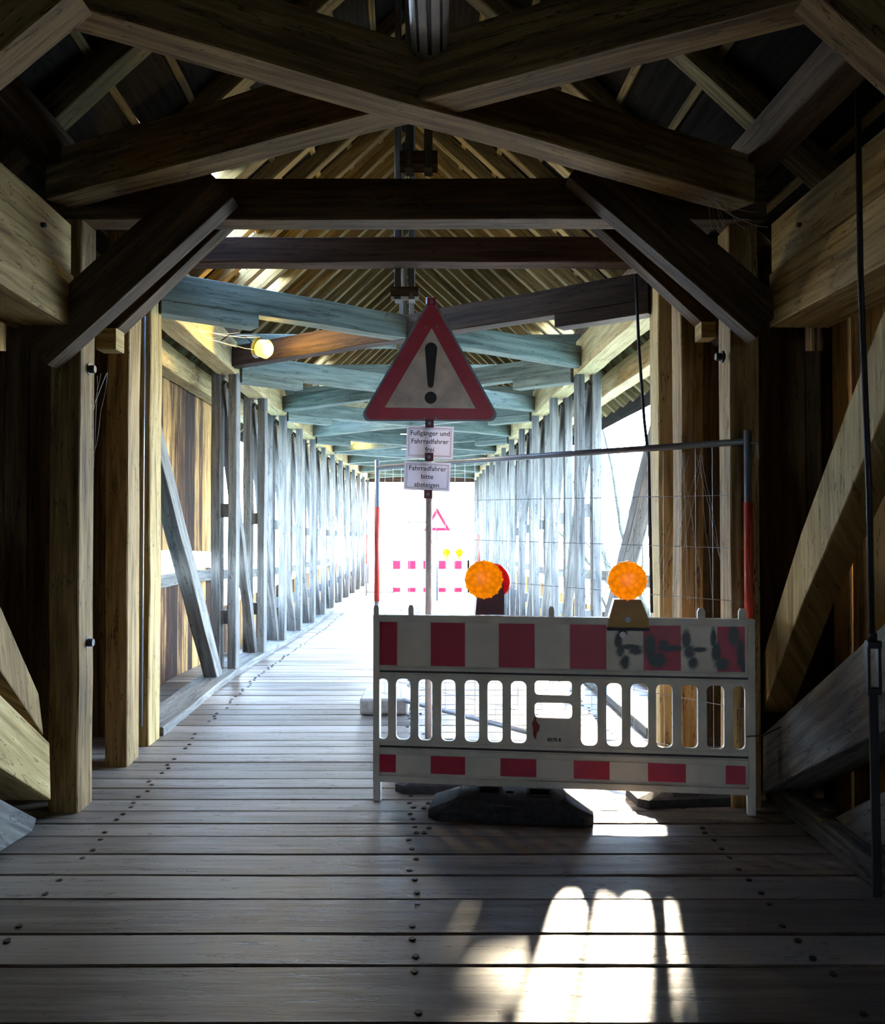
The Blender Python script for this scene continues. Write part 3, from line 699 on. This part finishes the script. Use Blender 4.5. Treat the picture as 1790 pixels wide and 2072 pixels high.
# ------------------------------------------------------------------ warning lamps
def warn(px, py, label, body, yaw, second):
    u = u_of(px); base = BL + Vector((BV.x, BV.y, 0)) * (u / BLEN); base.z = zf(4.9) + 1.045
    r = empty('warning_lamp', base, yaw); tag(r, label, 'warning light')
    zc = (P(px, py, base.y).z - base.z)
    b = MB(); yf = -.045
    b.cyl((0, yf, zc), (0, 1, 0), 0, 0, 32, rings=[(-.024, .02), (-.022, .055), (-.014, .085), (0, .098), (.004, .1)]); b.build('amber_lens', M['amber'], r)
    b = MB(); b.cyl((0, yf + .003, zc), (0, 1, 0), 0, 0, 32, rings=[(0, .103), (.022, .103), (.03, .095), (.05, .085)])
    for k in range(16):
        a = 2 * math.pi * k / 16; b.box((-.006, yf - .004, .097), (.006, yf + .015, .107), mat=Matrix.Translation((0, 0, zc)) @ Matrix.Rotation(a, 4, 'Y'))
    b.build('lens_ring', M['amber'], r)
    if second:
        b = MB(); b.cyl((.045, .0, zc - .015), (.3, 1, 0), 0, 0, 32, rings=[(0, .09), (.03, .1), (.075, .1), (.1, .07), (.115, .03)]); b.build('red_rear_lens', M['redlens'], r)
        b = MB(); b.prism([(-.045, 0), (.115, 0), (.115, zc - .03), (.085, zc + .02), (-.03, zc - .03)], [], -.02, .075); b.build('battery_box', body, r)
    else:
        b = MB(); b.prism([(-.10, -.055), (.112, -.055), (.112, -.01), (.07, .095), (-.07, .095), (-.10, -.01)], [], -.045, .045); b.build('battery_box', body, r)
        b = MB(); b.box((-.108, -.052, -.072), (.115, .0, -.056)); b.build('base_strip', M['iron'], r)
        b = MB(); b.cyl((0, -.046, -.012), (0, -1, 0), .016, .008, 16); b.cyl((0, -.05, -.012), (0, -1, 0), .008, .008, 12); b.build('bolt', M['steel'], r)
        b = MB(); b.cyl((-.025, -.03, -.095), (0, -1, 0), .017, .012, 16); b.cyl((-.025, -.028, -.098), (0, 1, 0), .008, .02, 10); b.build('clamp_nut', M['paper'], r)
    return r
warn(977, 1172, 'round amber warning light with red rear half, left one on the barrier', M['darkred'], .18 - .12, True)
warn(1267, 1174, 'round amber warning light on ochre box, above the graffiti', M['ochre'], -.10, False)

# ------------------------------------------------------------------ warning sign with pole and notices
SY = 5.8
def S(px, py, dy=0): return P(px, py, SY + dy)
base = S(866, 1067); base.z = zf(SY) + .0
sg = empty('warning_sign', base); tag(sg, 'red edged triangular danger sign with black exclamation mark on a pole', 'sign')
def Ls(px, py): p = S(px, py) - base; return (p.x, p.z)
b = MB(); pt = Ls(868, 600); b.tube([(0, .03, .02), (pt[0] * .6, .03, 1.4), (pt[0], .03, pt[1])], .022, 16); b.build('pole', plain('pale_pole', (.55, .52, .52), .45), sg)
def rtri(A, B, C, r, n=6):
    pts = []; V = [Vector((p[0], p[1])) for p in (A, B, C)]
    for i in range(3):
        p, a, c = V[i], V[i - 1], V[(i + 1) % 3]; u = (a - p).normalized(); w = (c - p).normalized(); ang = u.angle(w); t = r / math.tan(ang / 2)
        s0 = p + u * t; s1 = p + w * t; cc = p + (u + w).normalized() * (r / math.sin(ang / 2))
        a0 = math.atan2(s0.y - cc.y, s0.x - cc.x); a1 = math.atan2(s1.y - cc.y, s1.x - cc.x); d = (a1 - a0 + math.pi) % (2 * math.pi) - math.pi
        for k in range(n + 1): th = a0 + d * k / n; pts.append((cc.x + r * math.cos(th), cc.y + r * math.sin(th)))
    return pts
A, Bp, C = Ls(873, 596), Ls(724, 853), Ls(1014, 853)
tri = rtri(A, Bp, C, .045)
b = MB(); b.prism(tri, [], -.004, .004); b.build('sign_plate', M['steel'], sg)
inn = rtri(Ls(873, 606), Ls(731, 849), Ls(1007, 849), .04)
b = MB(); b.prism(inn, [rtri(Ls(873, 664), Ls(778, 825), Ls(962, 827), .003, 2)], -.0062, -.004); b.build('red_border', M['signred'], sg)
b = MB(); b.prism(rtri(Ls(873, 664), Ls(778, 825), Ls(962, 827), .003, 2), [], -.0056, -.004); b.build('white_field', M['signwhite'], sg)
b = MB()
def E(px, py): return Ls(px, py)
top = [(872 + 12.5 * math.cos(math.radians(a)), 706 - 12.5 * math.sin(math.radians(a))) for a in range(0, 181, 20)]
bot = [(871 + 6 * math.cos(math.radians(a)), 779 - 6 * math.sin(math.radians(a))) for a in range(180, 361, 30)]
b.prism([E(*p) for p in top + bot], [], -.0075, -.0056)
b.prism([E(871 + 12.3 * math.cos(a), 805 - 12.3 * math.sin(a)) for a in [2 * math.pi * k / 24 for k in range(24)]], [], -.0075, -.0056)
b.build('exclamation_mark', M['black'], sg)
b = MB()
for p in ((861, 662), (884, 662), (859, 846), (882, 846)): q = Ls(*p); b.cyl((q[0], -.006, q[1]), (0, -1, 0), .006, .004, 10)
b.build('rivets', M['steel'], sg)
for py, px in ((612, 873), (857, 869), (925, 868), (1000, 866)):
    q = Ls(px, py); b = MB(); b.box((q[0] - .028, -.014, q[1] - .028), (q[0] + .028, .055, q[1] + .028)); 
    cl = b.build('pole_clamp', M['darkred'] if py > 700 else M['signred'], sg)
    b = MB(); b.cyl((q[0], -.014, q[1]), (0, -1, 0), .011, .006, 6); b.build('clamp_bolt', M['steel'], cl)
def notice(pa, pb, lines, label, tilt):
    (x0, y0), (x1, y1) = pa, pb; c = S((x0 + x1) / 2, (y0 + y1) / 2, -.012)
    w = (x1 - x0) * SY / F; h = (y1 - y0) * SY / F
    r = empty('paper_notice', c); r.rotation_euler = (0, tilt, 0); tag(r, label, 'notice')
    b = MB(); b.box((-w / 2, -.001, -h / 2), (w / 2, .001, h / 2)); b.build('sheet', M['paper'], r)
    b = MB()
    for (m_, t_) in ((.014, .0022), (.021, .0012)):
        a, e = w / 2 - m_, h / 2 - m_
        for q in (((-a, -e), (a, -e + t_)), ((-a, e - t_), (a, e)), ((-a, -e), (-a + t_, e)), ((a - t_, -e), (a, e))): b.box((q[0][0], -.0018, q[0][1]), (q[1][0], -.001, q[1][1]))
    b.build('printed_border', M['black'], r)
    for i, s in enumerate(lines): text_mesh(s, .044, 'lettering', M['black'], r, (0, -.0016, h * .27 - i * .053), (math.pi / 2, 0, 0), .0004, bold=.0004)
notice((822, 862), (917, 928), ['Fußgänger und', 'Fahrradfahrer', 'frei'], 'upper white laminated notice on the sign pole, reading Fußgänger und Fahrradfahrer frei', .03)
notice((817, 935), (911, 993), ['Fahrradfahrer', 'bitte', 'absteigen'], 'lower white laminated notice on the sign pole, reading Fahrradfahrer bitte absteigen', .045)
rb = rubber((base.x + .02, SY + .03, zf(SY)), .03, .66, .34, .10, 'black rubber base plate holding the danger sign pole')

# ------------------------------------------------------------------ mesh site fence
def fence(A0, A1, H, label, red=True, hook=True):
    A0 = Vector(A0); A1 = Vector(A1); d = A1 - A0; L = math.hypot(d.x, d.y)
    r = empty('mesh_fence', A0, math.atan2(d.y, d.x)); tag(r, label, 'fence'); dz = d.z
    def q(u, z): return (u, 0, z + dz * u / L)
    for u in (0, L):
        b = MB(); b.tube([q(u, .02), q(u, H + .06)], .021, 12); pp = b.build('fence_post', M['steel'], r)
        if red: b = MB(); b.tube([q(u, .88), q(u, H - .33)], .0235, 12); b.build('red_sleeve', M['redtube'], pp)
    b = MB(); b.tube([q(0, H), q(L, H)], .019, 10); b.build('top_rail', M['steel'], r)
    b = MB(); b.tube([q(0, .12), q(L, .12)], .019, 10); b.build('bottom_rail', M['steel'], r)
    b = MB(); n = int(L / .108)
    for i in range(1, n): b.tube([q(L * i / n, .12), q(L * i / n, H)], .0019, 5, cap=False)
    z = H - .29
    while z > .2: b.tube([q(0, z), q(L, z)], .0021, 5, cap=False); z -= .29
    b.build('wire_mesh', M['steel'], r)
    if hook:
        b = MB(); b.tube([(L, 0, H - .01 + dz), (L + .05, .0, H - .01 + dz), (L + .06, 0, H - .02 + dz), (L + .06, 0, H - .10 + dz)], .007, 8); b.build('hook', M['steel'], r)
    return r
FL = P(762, 1440, 7.4); FR = P(1517, 1640, 4.81)
fence((FL.x, 7.4, zf(7.4)), (FR.x, 4.81, zf(4.81)), 1.995, 'tall wire mesh site fence with red sleeved posts behind the striped barrier')
b = MB(); b.box((-.66, 7.1, zf(7.3) + .003), (-.27, 7.6, zf(7.3) + .135)); o = b.build('fence_foot', M['concrete']); bv = o.modifiers.new('edge', 'BEVEL'); bv.width = .02; bv.segments = 2
tag(o, 'pale concrete fence foot beside the left end of the barrier', 'fence foot')
b = MB(); pts = [P(1510, 1490, 4.7), P(1545, 1488, 4.66), P(1585, 1468, 4.62), P(1625, 1420, 4.62)]; b.tube(pts, .004, 6)
tag(b.build('cable', M['iron']), 'thin black cable looping from the barrier to the grey strut', 'cable')

# ------------------------------------------------------------------ things at the far end
fe = fence((-2.05, 24, zf(24)), (1.0, 24.3, zf(24)), 2.0, 'far mesh fence standing across the bridge near its bright end', True, False)
far = empty('far_barrier', (-1.3, 23.2, zf(23))); tag(far, 'far striped barrier seen through the mesh fence', 'barrier')
b = MB(); b.box((0, -.02, .15), (2.0, .02, .30), 0); b.box((0, -.02, .75), (2.0, .02, 1.0), 0); b.box((0, -.02, .15), (.05, .02, 1.0)); b.box((1.95, -.02, .15), (2.0, .02, 1.0))
for i in range(9): b.box((.2 + i * .2, -.02, .3), (.24 + i * .2, .02, .75))
b.build('panel', M['plastic'], far)
for i in range(0, 10, 2):
    for z0, z1_ in ((.77, .98), (.17, .28)): b = MB(); b.box((i * .2, -.024, z0), (i * .2 + .2, -.02, z1_)); b.build('red_stripe', M['red'], far)
for u in (.02, 1.94): b = MB(); b.box((u, -.02, 0), (u + .04, .02, .15)); b.build('foot', M['plastic'], far)
for i, px in enumerate((903, 929)):
    p = P(px, 1108, 23.2); r = empty('warning_lamp', (p.x, 23.2, zf(23) + 1.0)); tag(r, f'{["left","right"][i]} one of two tiny amber lights on the far barrier', 'warning light')
    b = MB(); b.cyl((0, -.03, .2), (0, 1, 0), .1, .05, 16); b.build('amber_lens', M['amber'], r); b = MB(); b.box((-.06, -.03, 0), (.06, .03, .12)); b.build('battery_box', M['ochre'], r)
p = P(884, 1025, 22.5); r = empty('far_sign', (p.x, 22.5, zf(22))); tag(r, 'tiny red edged triangular sign far behind the sign pole', 'sign')
b = MB(); b.tube([(0, .02, 0), (0, .02, 2.3)], .025, 8); b.build('pole', M['steel'], r)
b = MB(); b.prism([(-.35, 1.75), (.35, 1.75), (0, 2.35)], [[(-.22, 1.83), (.22, 1.83), (0, 2.2)]], -.01, 0); b.build('red_border', M['red'], r)
b = MB(); b.prism([(-.22, 1.83), (.22, 1.83), (0, 2.2)], [], -.008, 0); b.build('white_field', M['paper'], r)
b = MB(); b.box((-.12, -.03, 0), (.12, .03, .9)); o = b.build('white_panel', M['paper'])
o.location = (xc(20.5) - W + .03, 20.5, zf(20) + .95); o.rotation_euler = (0, 0, math.pi / 2 * .8)
tag(o, 'narrow white board fixed to the left truss posts far along the bridge', 'board')

# ------------------------------------------------------------------ bare trees outside on the right
def tree(x, y, h, label):
    b = MB()
    def br(p, d, L, r, n):
        pts = [p]; rad = [r]; q = p.copy(); dd = d.copy()
        for k in range(4):
            dd = (dd + Vector((R.uniform(-.16, .16), R.uniform(-.16, .16), R.uniform(-.03, .14)))).normalized(); q = q + dd * (L / 4); pts.append(q.copy()); rad.append(r * (1 - .17 * (k + 1)))
        b.tube(pts, r, 5 if n < 2 else 3, cap=False, radii=rad)
        if n < 4:
            for k in range(4 if n < 3 else 3):
                j = R.randint(1, 4); v = Vector((R.uniform(-1, 1), R.uniform(-1, 1), R.uniform(.1, .9))).normalized(); br(pts[j], (dd * .5 + v).normalized(), L * R.uniform(.5, .68), rad[j] * .55, n + 1)
    br(Vector((x, y, -7)), Vector((0, 0, 1)), h, .22, 0)
    return tag(b.build('bare_tree', M['bark']), label, 'tree')
tree(4.6, 19, 8, 'bare branched tree outside the right openings, nearest the post')
tree(6.9, 29, 9, 'bare branched tree outside the right openings, farther along')
tree(5.2, 24, 8.5, 'bare branched tree outside, seen through the middle of the right openings')

# ------------------------------------------------------------------ cobwebs
def webs(lines, label, r=.0012):
    b = MB()
    for pts in lines: b.tube(pts, r, 3, cap=False)
    return tag(b.build('cobweb', M['web']), label, 'cobweb', kind='stuff')
def strands(p0, p1, n, spread, Y0, Y1, sag=12):
    out = []
    for i in range(n):
        a = (p0[0] + R.uniform(-spread, spread) * .3, p0[1] + R.uniform(-8, 8)); c = (p1[0] + R.uniform(-spread, spread), p1[1] + R.uniform(-spread, spread) * .5)
        pts = []
        for k in range(7):
            t = k / 6; s = sag * 4 * t * (1 - t) * R.uniform(.8, 1.2); pts.append(P(a[0] + (c[0] - a[0]) * t + R.uniform(-2, 2), a[1] + (c[1] - a[1]) * t + s, Y0 + (Y1 - Y0) * t))
        out.append(pts)
    return out
webs(strands((905, 112), (960, 190), 9, 30, 3.55, 3.62), 'dusty cobweb hanging from the end of the strip lamp')
webs(strands((520, 180), (600, 260), 7, 50, 4.0, 4.2), 'cobweb strands below the left of the crossed braces')
webs(strands((1440, 395), (1500, 440), 8, 60, 4.4, 4.6), 'cobweb strands where the right brace meets the portal')
webs(strands((330, 640), (470, 700), 7, 60, 7.0, 8.0), 'cobweb strands under the left upper chord')
webs(strands((1400, 915), (1400, 1200), 9, 80, 5.08, 5.08, 5), 'cobweb strands caught in the right part of the mesh fence', .001)
webs(strands((210, 760), (165, 950), 4, 40, 5.0, 5.1), 'cobweb strands behind the left nearest post')
